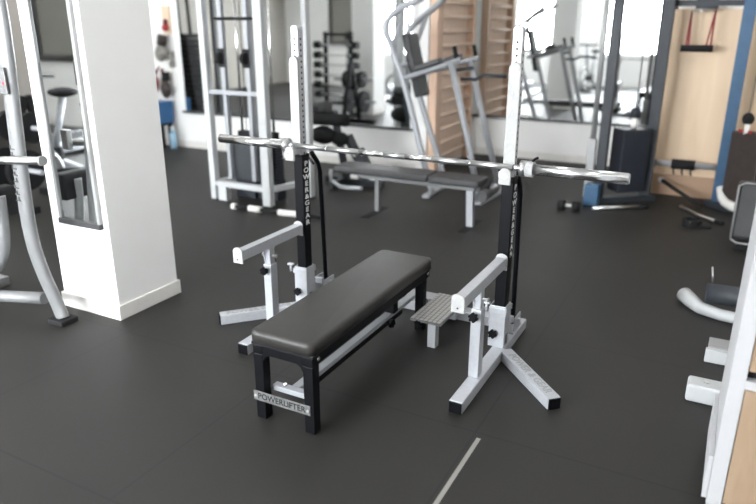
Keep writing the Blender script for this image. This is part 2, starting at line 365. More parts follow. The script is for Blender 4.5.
# ------------------------------------------------------------------ power rack
XR, XL = .568, -.602
rk = thing('power_rack', 'silver and black bench press rack holding the barbell', 'weight rack', (0, 0, 0))
for sg, xc in ((1, XR), (-1, XL)):
    x0, x1 = (.546, .608) if sg > 0 else (-.608, -.546)
    b = MB(); b.box(x0, x1, -.546, .43, 0, .056, .004); rail = b.build('side_rail', 'silver', rk)
    b = MB(); b.box(x0 + .002, x1 - .002, -.553, -.5465, .001, .055, .003); b.build('end_cap', 'black', rail)
    # outrigger with raised lettering
    p0 = Vector((sg * .615, .03, .028)); p1 = Vector((sg * (.945 if sg > 0 else .925), -.315, .028)); d = (p1 - p0).normalized()
    b = MB(); b.beam(p0, p1, .062, .056, .004); og = b.build('outrigger', 'silver', rk)
    b = MB(); b.beam(p1 + d * .0005, p1 + d * .007, .058, .052, .003); b.build('end_cap', 'black', og)
    mid = p0.lerp(p1, .52); yv = Vector((-d.y, d.x, 0)); xv = d if sg > 0 else -d; yv = Vector((0, 0, 1)).cross(xv)
    mt = Matrix(((xv.x, yv.x, 0, mid.x), (xv.y, yv.y, 0, mid.y), (0, 0, 1, .0565), (0, 0, 0, 1)))
    b = MB(); b.text('POWER & GEAR', mt, .052, .0012); l = b.build('lettering', 'greyframe', og); l['label'] = 'raised silver lettering'
    # sleeve the upright stands in
    sx_ = xc - .008
    b = MB()
    l_, r_ = xc - .046, xc + .036
    b.box(l_, r_, .026, .034, .0565, .278, .002); b.box(l_, r_, .104, .112, .0565, .278, .002)
    b.box(l_, l_ + .006, .034, .104, .0565, .278); b.box(r_ - .006, r_, .034, .104, .12, .278)
    b.box(r_ - .006, r_, .034, .052, .0565, .12); b.box(r_ - .006, r_, .088, .104, .0565, .12)
    b.box(l_ - .006, r_ + .006, .020, .026, .240, .270, .002); b.box(l_ - .006, r_ + .006, .112, .118, .240, .270, .002)
    sl = b.build('sleeve', 'silver', rk)
    star_knob((sx_ - .012, .018, .13), (0, -1, 0.1), .022).build('knob', 'black', sl)
    b = MB(); b.cyl((sx_ - .05, .01, .252), (sx_ - .05, .01, .292), .007, 10); b.box(sx_ - .068, sx_ - .032, -.002, .022, .290, .300, .003); b.build('pin', 'silver', sl)
    # black upright and its vertical white lettering
    b = MB(); b.box(xc - .029, xc + .029, .036, .100, .0565, .906, .004); up = b.build('upright', 'black', rk)
    b = MB(); z = .872
    for ch in 'POWER & GEAR':
        if ch != ' ':
            mt = Matrix(((0, 0, 1, xc + .0292), (1.55, 0, 0, .069), (0, 1, 0, z), (0, 0, 0, 1)))
            b.text(ch, mt, .038, .0008)
            z -= .0368
    l = b.build('lettering', 'letter', up); l['label'] = 'white vertical lettering'
    # inner sliding post with pin holes
    b = MB(); b.box(xc - .022, xc + .022, .044, .092, .9065, 1.565, .003)
    b.prism([(xc + .022 * math.cos(t * math.pi / 8), 1.565 + .02 * math.sin(t * math.pi / 8)) for t in range(9)], .044, .092)
    z = .93
    while z < 1.54:
        b.cyl((xc + .0218, .068, z), (xc + .0226, .068, z), .0062, 10, mi=1)
        b.cyl((xc, .0443, z), (xc, .0436, z), .0062, 10, mi=1); z += .028
    ip = b.build('inner_post', ['silver', 'hole'], rk)
    b = MB(); b.box(xc - .031, xc + .031, .034, .102, .9065, .924, .002); b.build('collar', 'black', ip)
    # bar hook with tall guard
    gx = xc + .004
    b = MB()
    prof = [(gx - .027, .935), (gx + .027, .935)] + [(gx + .027 * math.cos(t * math.pi / 10), 1.405 + .03 * math.sin(t * math.pi / 10)) for t in range(11)]
    b.prism(prof, .019, .036, 'XZ', .002)
    b.box(gx - .027, gx + .027, -.043, .019, .936, .9645, .002)
    hk = b.build('bar_hook', 'wplate', rk)
    lx = xc + .012
    b = MB(); lip = [(lx - .027, .908), (lx + .027, .908)] + [(lx + .027 * math.cos(t * math.pi / 10), .960 + .024 * math.sin(t * math.pi / 10)) for t in range(11)]
    b.prism(lip, -.060, -.044, 'XZ', .003); b.build('front_lip', 'wplate', hk)
    b = MB()
    b.ring((lx, -.0605, .948), (lx, -.063, .948), .013, .009); b.cyl((lx, -.0605, .948), (lx, -.064, .948), .005, 12)
    b.ring((gx, .0188, 1.392), (gx, .016, 1.392), .012, .008); b.cyl((gx, .0188, 1.392), (gx, .015, 1.392), .0045, 12)
    b.build('bolt', 'steel', hk)
    for nm_, strokes in (('triangle_mark', (((-.011, 1.20), (.011, 1.205)), ((.011, 1.205), (.0, 1.235)), ((.0, 1.235), (-.011, 1.20)))), ('cross_mark', (((-.009, 1.292), (.009, 1.30)), ((-.001, 1.275), (.002, 1.318))))):
        b = MB()
        for (ua, va), (ub, vb) in strokes:
            b.beam((gx + ua, .0187, va), (gx + ub, .0187, vb), .0012, .003, 0, up=(0, 0, 1) if abs(vb - va) < .02 else (1, 0, 0))
        l = b.build(nm_, 'greyframe', hk); l['label'] = 'grey ' + nm_.replace('_', ' ')
    # jack lever behind the upright
    lv = xc + .004
    b = MB(); b.box(lv - .035, lv + .028, .20, .355, .0565, .066, .002); b.box(lv - .035, lv - .028, .20, .34, .066, .155, .002); b.box(lv + .021, lv + .028, .22, .33, .066, .14, .002)
    b.box(lv - .028, lv + .021, .205, .225, .12, .155, .002)
    br = b.build('lever_bracket', 'silver', rk)
    b = MB(); b.cyl((lv - .045, .28, .115), (lv + .038, .28, .115), .009, 12); b.build('pivot_bolt', 'steel', br)
    b = MB(); b.tube([(lv, .283, .085), (lv, .275, .18), (lv, .245, .80), (lv, .225, .85), (lv, .165, .915)], .0135, 12); le = b.build('lever', 'black', rk)
    b = MB(); b.tube([(lv - .012, .20, .845), (lv - .012, .17, .872), (lv - .012, .135, .925)], .0075, 10); b.build('handle', 'chrome', le)
    # safety arm on its telescoping post
    ax = xc + .002 if sg > 0 else xc
    yn_ = -.545 if sg > 0 else -.500
    b = MB(); b.beam((ax, yn_, .513), (ax, .012, .513), .046, .052, .003); arm = b.build('safety_arm', 'silver', rk)
    for ya, yb in ((yn_ - .0105, yn_ - .0005), (.0125, .0185)):
        b = MB(); pr = [(ax - .029, .474), (ax + .029, .474)] + [(ax + .029 * math.cos(t * math.pi / 8), .535 + .022 * math.sin(t * math.pi / 8)) for t in range(9)]
        b.prism(pr, ya, yb, 'XZ', .003); b.cyl((ax, ya - .0005, .495), (ax, ya - .002, .495), .004, 8, mi=1); b.build('end_cap', ['wplate', 'hole'], arm)
    dy_ = 0.0 if sg > 0 else .035
    b = MB(); b.box(ax - .024, ax + .024, -.318 + dy_, -.262 + dy_, .0565, .395, .003); po = b.build('safety_post', 'silver', rk)
    b = MB(); b.box(ax - .018, ax + .018, -.310 + dy_, -.270 + dy_, .3955, .4865, .002)
    b.prism([(-.33 + dy_, .487), (-.21 + dy_, .487), (-.268 + dy_, .40), (-.27 + dy_, .3957), (-.31 + dy_, .3957)], ax - .019, ax - .013, 'YZ'); b.build('inner_tube', 'silver', po)
    star_knob((ax - .004, -.333 + dy_, .365), (-.1, -1, 0.05), .022).build('knob', 'black', po)
    b = MB(); b.cyl((ax - .042, -.29 + dy_, .44), (ax + .042, -.29 + dy_, .44), .006, 10); b.cyl((ax - .044, -.29 + dy_, .44), (ax - .040, -.29 + dy_, .44), .011, 12); b.cyl((ax + .040, -.29 + dy_, .44), (ax + .044, -.29 + dy_, .44), .011, 12)
    b.build('pin', 'steel', po)
b = MB(); b.box(-.5455, .5455, .352, .428, .002, .056, .003); cb = b.build('cross_beam', 'silver', rk)
b = MB(); b.box(-.30, .135, .352, .45, .0565, .094, .003); sb = b.build('bench_socket', 'silver', rk)
mt = Matrix(((1, 0, 0, -.08), (0, 0, -1, .3515), (0, 1, 0, .074), (0, 0, 0, 1)))
b = MB(); b.text('POWER & GEAR', mt, .046, .0008); l = b.build('lettering', 'engraved', sb); l['label'] = 'dark lettering'
b = MB()
for x in (.23, .27, .47, .51): b.cyl((x, .37, .056), (x, .37, .0615), .007, 10)
b.build('bolt', 'steel', cb)
# spotter step
b = MB(); b.box(.120, .292, -.040, .345, .143, .148, .001)
b.box(.120, .292, -.040, -.035, .134, .143); b.box(.120, .125, -.035, .345, .136, .143); b.box(.287, .292, -.035, .345, .136, .143)
st = b.build('step_plate', 'plate', rk)
b = MB()
for i in range(7):
    for j in range(13):
        b.box(.1222 + i * .0242, .1222 + i * .0242 + .0185, -.038 + j * .0294, -.038 + j * .0294 + .0225, .1482, .1505, .001)
b.build('tread_pattern', 'treadtop', st)
b = MB(); b.box(.216, .262, -.034, .012, 0, .1425, .003); b.build('step_leg', 'silver', st)
b = MB(); b.box(.17, .24, .30, .351, .02, .1425, .003); b.build('step_support', 'silver', st)
star_knob((.165, -.03, .122), (-.3, -1, 0), .02).build('knob', 'black', st)

# ------------------------------------------------------------------ bench
bn = thing('weight_bench', 'flat black vinyl weight bench with black steel legs', 'bench', (-.015, -.4, 0))
px0, px1, py0, py1 = -.170, .143, -.985, .190
bmk = bmesh.new(); bmesh.ops.create_cube(bmk, size=1)
for v in bmk.verts: v.co = Vector(((px0 + px1) / 2 + v.co.x * (px1 - px0), (py0 + py1) / 2 + v.co.y * (py1 - py0), .3875 + v.co.z * .053))
ve = [e for e in bmk.edges if abs(e.verts[0].co.z - e.verts[1].co.z) > .02]
bmesh.ops.bevel(bmk, geom=ve, offset=.035, segments=6, profile=.5, affect='EDGES')
te = [e for e in bmk.edges if e.verts[0].co.z > .41 and e.verts[1].co.z > .41]
bmesh.ops.bevel(bmk, geom=te, offset=.020, segments=5, profile=.55, affect='EDGES')
for f in bmk.faces: f.smooth = True
b = MB(); b._merge(bmk); pad = b.build('pad', 'vinyl', bn)
b = MB(); b.box(px0 + .006, px1 - .006, py0 + .008, py1 - .006, .349, .3605, .003); b.build('pad_board', 'blackmatte', pad)
b = MB()
for x in (px0 + .010, px1 - .058): b.box(x, x + .048, py0 + .012, py1 - .02, .308, .3485, .003)
for y in (py0 + .013, -.02, py1 - .069): b.box(px0 + .058, px1 - .058, y, y + .048, .308, .3485, .002)
for x, s_ in ((px0 + .058, 1), (px1 - .058, -1)):
    for y in (py0 + .014, py1 - .068):
        b.prism([(x, .308), (x + s_ * .03, .308), (x + s_ * .012, .298), (x, .276)], y, y + .046)
b.build('frame', 'black', bn)
for x in (px0 + .010, px1 - .058):
    for y in (py0 + .012, py1 - .068):
        if y > 0 and x > 0: x = .070
        b = MB(); b.box(x, x + .048, y, y + .048, .002, .3075, .003); lg = b.build('leg', 'black', bn)
        b = MB(); b.box(x + .001, x + .047, y + .001, y + .047, 0, .012, .002); b.build('foot_cap', 'rubber', lg)
b = MB()
for y in (-.935, .14): b.cyl((px1 - .0105, y, .334), (px1 - .004, y, .334), .009, 14)
b.build('bolt', 'chrome', bn)
b = MB(); b.beam((-.168, py0 + .010, .110), (.116, py0 + .010, .110), .004, .044, .001); pl = b.build('name_plate', 'plate', bn)
for x in (-.157, .106):
    q = MB(); q.cyl((x, py0 + .0075, .110), (x, py0 + .004, .110), .006, 12); q.build('rivet', 'wplate', pl)
mt = Matrix(((1, 0, 0, -.026), (0, 0, -1, py0 + .0078), (0, 1, 0, .110), (0, 0, 0, 1)))
q = MB(); q.text('POWERLIFTER', mt, .0375, .0006); l = q.build('lettering', 'hole', pl); l['label'] = 'black lettering'
b = MB(); b.box(-.112, .085, -.92, -.885, .118, .142, .002); b.box(-.035, .005, -.885, .3515, .118, .142, .003); sp = b.build('spine', 'greypaint', bn)
b = MB(); b.box(-.038, .008, -.88, .10, .092, .1175, .003); b.build('under_band', 'black', sp)  # black band below the spine
b = MB(); b.cyl((-.06, -.90, .142), (-.06, -.90, .150), .008, 10); b.cyl((.05, -.90, .142), (.05, -.90, .150), .008, 10); b.build('bolt', 'chrome', sp)
b = MB(); b.box(-.045, .02, -.03, .02, .1425, .3075, .003); b.build('drop_bracket', 'black', bn)
star_knob((.030, -.09, .118), (1, -.2, 0), .024).build('knob', 'black', bn)

# ------------------------------------------------------------------ barbell and its clamp
bb = thing('barbell', 'long steel barbell resting in the rack hooks', 'barbell', (0, 0, .979))
Z = .979
b = MB(); seg_ = [(-.634, -.60, 0), (-.5995, -.40, 1), (-.3995, -.39, 0), (-.3895, -.20, 1), (-.1995, -.06, 0), (-.0595, .06, 1), (.0605, .20, 0), (.2005, .39, 1), (.3905, .40, 0), (.4005, .60, 1), (.6005, .634, 0)]
for a_, b_, k_ in seg_: b.cyl((a_, 0, Z), (b_, 0, Z), .0142 if k_ == 0 else .0145, 20, mi=k_)
b.build('shaft', ['chrome', 'knurl'], bb)
for sg in (1, -1):
    b = MB(); b.cyl((sg * .6345, 0, Z), (sg * .660, 0, Z), .036, 28); b.build('collar', 'steel', bb)
    b = MB(); b.cyl((sg * .6605, 0, Z), (sg * 1.098, 0, Z), .0245, 28); sv = b.build('sleeve', 'chrome', bb)
    b = MB(); b.cyl((sg * 1.0985, 0, Z), (sg * 1.102, 0, Z), .0205, 24); b.build('end_cap', 'steel', sv)
cl = thing('barbell_clamp', 'silver barbell clamp with small black lever on right bar sleeve', 'clamp', (.678, 0, Z))
b = MB(); b.ring((.661, 0, Z), (.694, 0, Z), .036, .0248); b.build('ring', 'wplate', cl)
b = MB(); b.tube([(.688, -.005, Z + .0365), (.700, -.008, Z + .050), (.712, -.01, Z + .056)], .006, 8); b.build('lever', 'black', cl)

# ------------------------------------------------------------------ grey lever machine beside the pillar (left edge)
lm = thing('lever_machine', 'grey plate loaded lever machine with curved leg beside white pillar', 'gym machine', (-1.95, -.85, 0))
b = MB(); b.tube([(-1.715, -.72, .028), (-1.74, -.72, .10), (-1.785, -.75, .31), (-1.803, -.77, .515), (-1.768, -.78, .90), (-1.741, -.78, 1.23), (-1.715, -.78, 1.52), (-1.715, -.78, 1.75), (-1.78, -.78, 2.02), (-2.05, -.80, 2.12)], .046, 16, flat=.62, smooth_path=2); up = b.build('curved_leg', 'machinegrey', lm)
b = MB(); b.box(-1.775, -1.655, -.775, -.665, 0, .03, .006); b.build('foot', 'rubber', lm)
b = MB()
random.seed(11)
for k in range(9):
    z = .985 - k * .034
    x = -1.765 - k * .0032
    b.box(x - .018, x + .016, -.8105, -.8075, z, z + .006); b.box(x - .018 + .010 * (k % 3), x - .010 + .010 * (k % 3), -.8105, -.8075, z + .006, z + .022)
l = b.build('marking', 'engraved', up); l['label'] = 'dark vertical marking'
b = MB(); b.tube([(-2.05, -.865, .915), (-1.475, -.865, .965)], .020, 16); pg = b.build('weight_peg', 'steel', lm)
b = MB(); b.cyl((-1.4745, -.865, .965), (-1.458, -.865, .9664), .024, 18); b.build('end_cap', 'greyframe', pg)
b = MB(); b.tube([(-2.6, -.80, .07), (-2.2, -.79, .09), (-1.81, -.745, .135)], .034, 12); b.build('base_tube', 'machinegrey', lm)
b = MB(); b.box(-2.65, -2.5, -1.1, -.5, 0, .06, .006); b.build('cross_foot', 'machinegrey', lm)
b = MB(); b.tube([(-2.42, -.80, .14), (-2.22, -.80, .22), (-2.08, -.80, .29), (-2.0, -.80, .40), (-1.965, -.80, .56), (-1.955, -.80, .72)], .027, 12, smooth_path=2); b.build('brace', 'machinegrey', lm)
b = MB(); b.box(-2.04, -1.95, -.90, -.70, .60, .76, .015); b.build('carriage', 'blackmatte', lm)
b = MB(); b.box(-1.86, -1.705, -.822, -.810, 1.262, 1.39, .003); sg_ = b.build('instruction_plate', 'plate', lm)
b = MB(); b.cyl((-1.722, -.8225, 1.315), (-1.722, -.824, 1.315), .008, 14); l = b.build('red_dot', 'red', sg_)
b = MB(); b.box(-2.06, -2.0, -.845, -.81, .88, 1.0, .006); b.build('bracket', 'steel', lm)
b = MB(); b.tube([(-2.02, -.95, .84), (-2.02, -.95, .98)], .012, 10); b.build('stop_pin', 'chrome', lm)

# ------------------------------------------------------------------ white cable machine in the back left
cm = thing('cable_machine', 'white framed cable machine with dark weight stacks and low front crossbar', 'gym machine', (-2.5, 2.05, 0))
FL, FR, BR, BL = (-2.81, 1.83), (-2.19, 1.83), (-2.04, 2.30), (-2.66, 2.30)
for (x, y), wd in ((FL, .06), (FR, .085), (BR, .05), (BL, .055)):
    b = MB(); b.box(x - wd / 2, x + wd / 2, y - .035, y + .035, .012, 2.32, .004); p = b.build('post', 'whitepaint', cm)
    b = MB(); b.box(x - wd / 2 - .006, x + wd / 2 + .006, y - .041, y + .041, 0, .0118, .003); b.build('foot_cap', 'rubber', p)
b = MB(); b.box(-2.779, -2.234, 1.80, 1.86, .14, .19, .003); b.build('low_bar', 'whitepaint', cm)
b = MB(); b.beam((-2.155, 1.87, .165), (-2.05, 2.262, .165), .05, .05, .003); b.build('low_bar', 'whitepaint', cm)
b = MB(); b.beam((-2.795, 1.87, .165), (-2.675, 2.262, .165), .05, .05, .003); b.build('low_bar', 'whitepaint', cm)
b = MB(); b.box(-2.779, -2.234, 1.80, 1.86, 2.24, 2.30, .003); b.beam((-2.155, 1.87, 2.27), (-2.05, 2.262, 2.27), .05, .05, .003); b.beam((-2.795, 1.87, 2.27), (-2.675, 2.262, 2.27), .05, .05, .003); b.build('top_frame', 'whitepaint', cm)
b = MB(); b.box(-2.779, -2.234, 1.81, 1.85, .99, 1.025, .003); b.build('mid_bar', 'greypaint', cm)
b = MB(); b.box(-2.755, -2.66, 1.80, 1.865, .005, .1395, .004); b.build('pedal_plate', 'whitepaint', cm)
b = MB(); b.box(-2.70, -2.24, 1.955, 1.975, .195, .545, .004); b.build('stack_cover', 'cover', cm)
for x, y in ((-2.58, 2.06), (-2.33, 2.08)):
    b = MB(); zz = .19
    b.box(x - .11, x + .11, y - .07, y + .07, .012, .19, .003)
    while zz < .56: b.box(x - .105, x + .105, y - .06, y + .06, zz + .003, zz + .027, .003); zz += .03
    ws = b.build('weight_stack', 'navy', cm)
    b = MB(); b.cyl((x - .05, y, .58), (x - .05, y, 2.25), .012, 10); b.cyl((x + .05, y, .58), (x + .05, y, 2.25), .012, 10); b.build('guide_rod', 'chrome', ws)
    b = MB(); b.box(x - .08, x + .08, y - .04, y + .04, .575, .64, .006); b.cyl((x, y, .64), (x, y, 2.2), .004, 8); b.build('top_plate', 'blackmatte', ws)
for x in (-2.68, -2.40):
    b = MB(); b.box(x - .02, x + .02, 1.90, 1.95, .20, 2.25, .003); ps = b.build('pulley_post', 'greypaint', cm)
    b = MB(); b.cyl((x - .018, 1.87, 1.30), (x + .018, 1.87, 1.30), .05, 18); b.build('pulley', 'blackmatte', ps)
    b = MB(); b.box(x - .035, x + .035, 1.885, 1.899, 1.22, 1.38, .004); b.build('pulley_carriage', 'blackmatte', ps)
b = MB(); b.tube([(-2.72, 1.89, 1.63), (-2.26, 1.89, 1.63)], .014, 10); b.build('pull_bar', 'blackmatte', cm)

fb = thing('floor_bar', 'black bar with two pale sleeves on the floor by white cable machine', 'bar', (-1.95, 1.66, 0))
b = MB(); b.tube([(-2.42, 1.62, .028), (-1.50, 1.68, .028)], .018, 12); b.build('bar', 'blackmatte', fb)
for x0, x1 in ((-2.44, -2.40), (-2.26, -2.13), (-1.95, -1.74)):
    f = lambda x: 1.62 + (x + 2.42) * .0652
    b = MB(); b.tube([(x0, f(x0), .028), (x1, f(x1), .028)], .028, 14); l = b.build('sleeve', 'base', fb); l['label'] = 'pale sleeve'

# ------------------------------------------------------------------ black roller machine behind the left rack post
rm = thing('leg_machine', 'dark leg machine with thick black rollers behind the left rack post', 'gym machine', (-2.0, 2.95, 0))
b = MB(); b.cyl((-2.42, 2.86, .67), (-1.98, 2.90, .67), .062, 20); b.build('roller', 'rubber', rm)
b = MB(); b.cyl((-2.36, 2.92, .78), (-2.20, 2.92, .78), .066, 20); b.build('roller', 'vinylgrey', rm)
b = MB(); b.sphere((-2.28, 2.92, .50), .12, (1.2, .8, .8)); b.sphere((-2.10, 2.95, .47), .09, (1.2, .8, .8)); b.build('knee_pad', 'rubber', rm)
b = MB(); b.beam((-2.2, 3.0, .74), (-2.05, 3.0, .06), .07, .05); b.beam((-2.05, 3.02, .5), (-1.80, 3.02, .06), .13, .05); b.build('frame', 'slate', rm)
b = MB(); b.beam((-1.88, 2.95, .38), (-1.72, 2.95, .12), .14, .05); b.build('back_strut', 'slate', rm)
b = MB(); b.box(-1.92, -1.82, 2.9, 2.96, .31, .37, .006); b.box(-1.71, -1.61, 2.86, 2.92, .10, .15, .006); b.box(-1.93, -1.85, 2.86, 2.90, .09, .13, .006); b.build('pedal', 'base', rm)
b = MB(); b.box(-2.3, -1.62, 2.97, 3.03, 0, .06, .004); b.box(-2.12, -2.06, 2.75, 3.2, 0, .06, .004); b.build('base', 'slate', rm)
b = MB(); b.tube([(-2.06, 2.75, .07), (-1.98, 2.62, .10), (-1.85, 2.55, .07), (-1.62, 2.55, .09)], .02, 10, smooth_path=1); b.cyl((-2.06, 2.70, .0), (-2.06, 2.70, .2), .018, 10); b.build('foot_bar', 'silver', rm)

# ------------------------------------------------------------------ long sit up bench in front of the mirror
sb_ = thing('sit_up_bench', 'long dark padded bench on pale steel frame behind the barbell', 'bench', (-.85, 2.15, 0))
b = MB(); b.box(-1.62, -.72, 2.04, 2.30, .345, .405, .018); b.build('pad', 'vinylgrey', sb_)
b = MB(); b.box(-.715, -.27, 2.04, 2.30, .343, .403, .018); b.build('seat_pad', 'vinylgrey', sb_)
b = MB(); b.box(-1.40, -.32, 2.10, 2.15, .305, .3425, .003); b.build('rail', 'machinegrey', sb_)
b = MB(); b.prism([(-.392, .3045), (-.335, .3045), (-.325, .003), (-.380, .003)], 2.10, 2.15, 'XZ', .002); b.build('leg', 'silver', sb_)
b = MB(); b.box(-1.27, -1.23, 2.16, 2.20, .003, .3445, .003); b.build('leg', 'machinegrey', sb_)
for x in (-.353, -1.25):
    b = MB(); b.box(x - .035, x + .035, 1.93, 2.33, 0, .0028); b.build('foot', 'rubber', sb_)
b = MB(); b.tube([(-.26, 2.10, .30), (-.21, 2.10, .36), (-.19, 2.10, .42)], .02, 10); b.build('handle', 'blackmatte', sb_)
b = MB(); b.cyl((-.22, 1.98, .30), (-.22, 2.30, .30), .045, 16); b.build('foot_roller', 'vinylgrey', sb_)

# ------------------------------------------------------------------ knee raise tower
kt = thing('knee_raise_tower', 'pale grey knee raise tower with dark back pad and arm rests', 'gym machine', (-1.05, 3.15, 0))
for y, px in ((2.9, [(-1.12, 1.86), (-1.22, 1.79), (-1.40, 1.73), (-1.53, 1.63), (-1.545, 1.54), (-1.50, 1.40), (-1.35, 1.08), (-1.12, .30), (-1.03, .03)]), (3.4, [(-1.14, 1.86), (-1.22, 1.78), (-1.36, 1.68), (-1.54, 1.55), (-1.565, 1.46), (-1.53, 1.24), (-1.42, .90), (-1.19, .28), (-1.10, .03)])):
    b = MB(); b.tube([(x, y, z) for x, z in px], .03, 14, smooth_path=1); b.build('upright', 'greypaint', kt)
b = MB(); b.tube([(-1.50, 2.9, 1.36), (-1.40, 2.95, 1.62)], .022, 10); b.tube([(-1.53, 3.4, 1.24), (-1.36, 3.4, 1.66)], .022, 10); b.tube([(-1.40, 2.9, 1.22), (-1.42, 3.4, 1.22)], .022, 10); b.build('strut', 'greypaint', kt)
b = MB(); b.beam((-1.42, 3.15, 1.50), (-1.27, 3.15, .92), .24, .07, .02, up=(1, 0, .26)); b.build('back_pad', 'vinylgrey', kt)
for y, z0 in ((2.9, 1.10), (3.4, 1.12)):
    b = MB(); b.tube([(-1.37, y, z0), (-.80, y, 1.285)], .024, 12); ar = b.build('arm', 'greypaint', kt)
    b = MB(); b.beam((-1.22, y, z0 + .10), (-.98, y, z0 + .175), .11, .05, .014); b.build('arm_pad', 'vinylgrey', ar)
    b = MB(); b.tube([(-.835, y, 1.30), (-.86, y, 1.40)], .02, 12); b.build('grip', 'rubber', ar)
for y, px in ((2.9, [(-.885, 1.262), (-.67, .50), (-.56, .03)]), (3.4, [(-.89, 1.262), (-.70, .62), (-.52, .03)])):
    b = MB(); b.tube([(x, y, z) for x, z in px], .03, 14); b.build('leg', 'greypaint', kt)
for x, x1 in ((-1.08, -1.12), (-.55, -.51)):
    b = MB(); b.beam((x + .02, 2.8, .015), (x1 + .02, 3.5, .015), .07, .03, .004); b.build('floor_bar', 'greypaint', kt)
b = MB(); b.tube([(-.88, 3.15, 1.10), (-.74, 3.15, 1.10), (-.66, 3.15, 1.14), (-.44, 3.15, 1.14)], .017, 10); b.tube([(-.86, 2.9, 1.19), (-.86, 3.4, 1.19)], .018, 10); b.build('dip_handle', 'slate', kt)

# ------------------------------------------------------------------ wooden wall bars on the recess side wall
wb = thing('wall_bars', 'beech wooden wall bars on the side wall of the mirrored recess', 'wall bars', (-1.45, 4.6, 0))
for y in (3.99, 4.98):
    b = MB(); b.box(-1.525, -1.435, y - .03 if y > 4.5 else y - .115, y + .03, 0, 2.4, .004); b.build('side_board', 'woodbar', wb)
b = MB(); b.box(-1.528, -1.512, 4.021, 4.949, .03, 2.4, .002); b.build('back_board', 'woodrung', wb)
for k in range(15):
    z = .16 + k * .15
    b = MB(); b.tube([(-1.468, 4.0215, z), (-1.468, 4.9485, z)], .02, 12); b.build('rung', 'woodrung', wb)

# ------------------------------------------------------------------ gear hanging on the wall left of the mirror
hr = thing('wall_plaque', 'beige wooden wall plaque with dark knob above the hung gloves', 'plaque', (-5.21, 3.82, 1.5))
b = MB(); b.box(-5.27, -5.15, 3.815, 3.849, 1.46, 1.80, .004); b.build('board', 'beige', hr)
b = MB(); b.sphere((-5.20, 3.80, 1.62), .022); b.build('knob', 'browncloth', hr)
def glove(loc, s, name, label, m, mc, tilt):
    t = thing(name, label, 'glove', loc, None)
    r = Matrix.Rotation(tilt, 4, 'Y'); c = Vector(loc)
    b = MB(); b.sphere(c + r @ Vector((0, 0, .12 * s)), .085 * s, (1, .8, 1.35), mtx=r.to_3x3().to_4x4()); b.sphere(c + r @ Vector((.075 * s, -.02, .15 * s)), .036 * s, (.9, .9, 1.7)); b.build('glove_body', m, t)
    b = MB(); b.cyl(c + r @ Vector((0, 0, .22 * s)), c + r @ Vector((0, 0, .34 * s)), .062 * s, 16); b.build('cuff', mc, t)
    return t
glove((-5.30, 3.74, 1.11), 1.0, 'boxing_glove', 'grey worn boxing glove hanging on the wall beside the mirror', 'greycloth', 'browncloth', .25)
t = thing('red_glove', 'small red glove hung above the grey glove beside the mirror', 'glove', (-5.185, 3.775, 1.49))
b = MB(); b.sphere((-5.185, 3.775, 1.535), .048, (1, .9, .9)); b.build('glove_body', 'red', t); b = MB(); b.cyl((-5.185, 3.775, 1.56), (-5.185, 3.785, 1.62), .028, 12); b.build('cuff', 'darkred', t)
t = tag(MB().tube([(-5.345, 3.80, 1.02), (-5.335, 3.80, .92), (-5.335, 3.80, .78)], .025, 10, flat=.5).build('strap', 'darkred'), 'dark red strap hanging down the wall under the grey glove', 'strap')
t = thing('gym_bag', 'red cloth bag hanging above the blue box by the mirror', 'bag', (-5.37, 3.73, .68))
b = MB(); b.sphere((-5.435, 3.72, .83), .085, (.8, .7, 1.4)); b.build('bag_body', 'red', t)
b = MB(); b.tube([(-5.46, 3.73, .93), (-5.435, 3.846, 1.04), (-5.41, 3.73, .93)], .010, 8); b.build('handle', 'darkred', t)
t = thing('boxing_glove', 'dark brown glove hanging lowest beside the mirror', 'glove', (-5.24, 3.74, .645))
b = MB(); b.sphere((-5.235, 3.73, .765), .08, (.85, .8, 1.5)); b.sphere((-5.175, 3.71, .77), .033, (.9, .9, 1.6)); b.build('glove_body', 'browncloth', t); b = MB(); b.cyl((-5.235, 3.74, .87), (-5.235, 3.75, .985), .052, 14); b.build('cuff', 'rubber', t)
b = MB(); b.sphere((-5.165, 3.79, 1.20), .042, (.8, .8, 1.3)); b.sphere((-5.155, 3.79, 1.09), .04, (.8, .8, 1.5)); tag(b.build('wrist_wraps', 'greycloth'), 'bundle of grey wrist wraps on the wall beside the mirror frame', 'wraps')
t = thing('storage_box', 'bright blue storage box on a dark stand below the hanging gloves', 'box', (-5.32, 3.66, .33))
b = MB(); b.prism([(-5.43, .60), (-5.20, .60), (-5.205, .33), (-5.42, .33)], 3.55, 3.79, 'XZ', .006); b.build('bin', 'bluebox', t)
b = MB(); b.box(-5.435, -5.195, 3.545, 3.795, .60, .615, .003); b.build('rim', 'bluebox', t)
t = thing('stand', 'dark low stand carrying the blue storage box', 'stand', (-5.32, 3.66, 0))
b = MB(); b.box(-5.42, -5.22, 3.56, 3.78, .30, .329, .003); b.build('top', 'blackmatte', t)
for x in (-5.41, -5.27):
    for y in (3.57, 3.73):
        b = MB(); b.box(x, x + .04, y, y + .04, 0, .2995, .003); b.build('leg', 'blackmatte', t)
t = thing('bottle', 'pale blue bottle on the floor beside the dark stand', 'bottle', (-5.14, 3.68, 0))
b = MB(); b.cyl((-5.14, 3.68, 0), (-5.14, 3.68, .20), .045, 18); b.cyl((-5.14, 3.68, .20), (-5.14, 3.68, .25), .028, 14); b.build('bottle_body', 'paleblue', t)
b = MB(); b.cyl((-5.14, 3.68, .2505), (-5.14, 3.68, .29), .022, 12); b.build('cap', 'base', t)

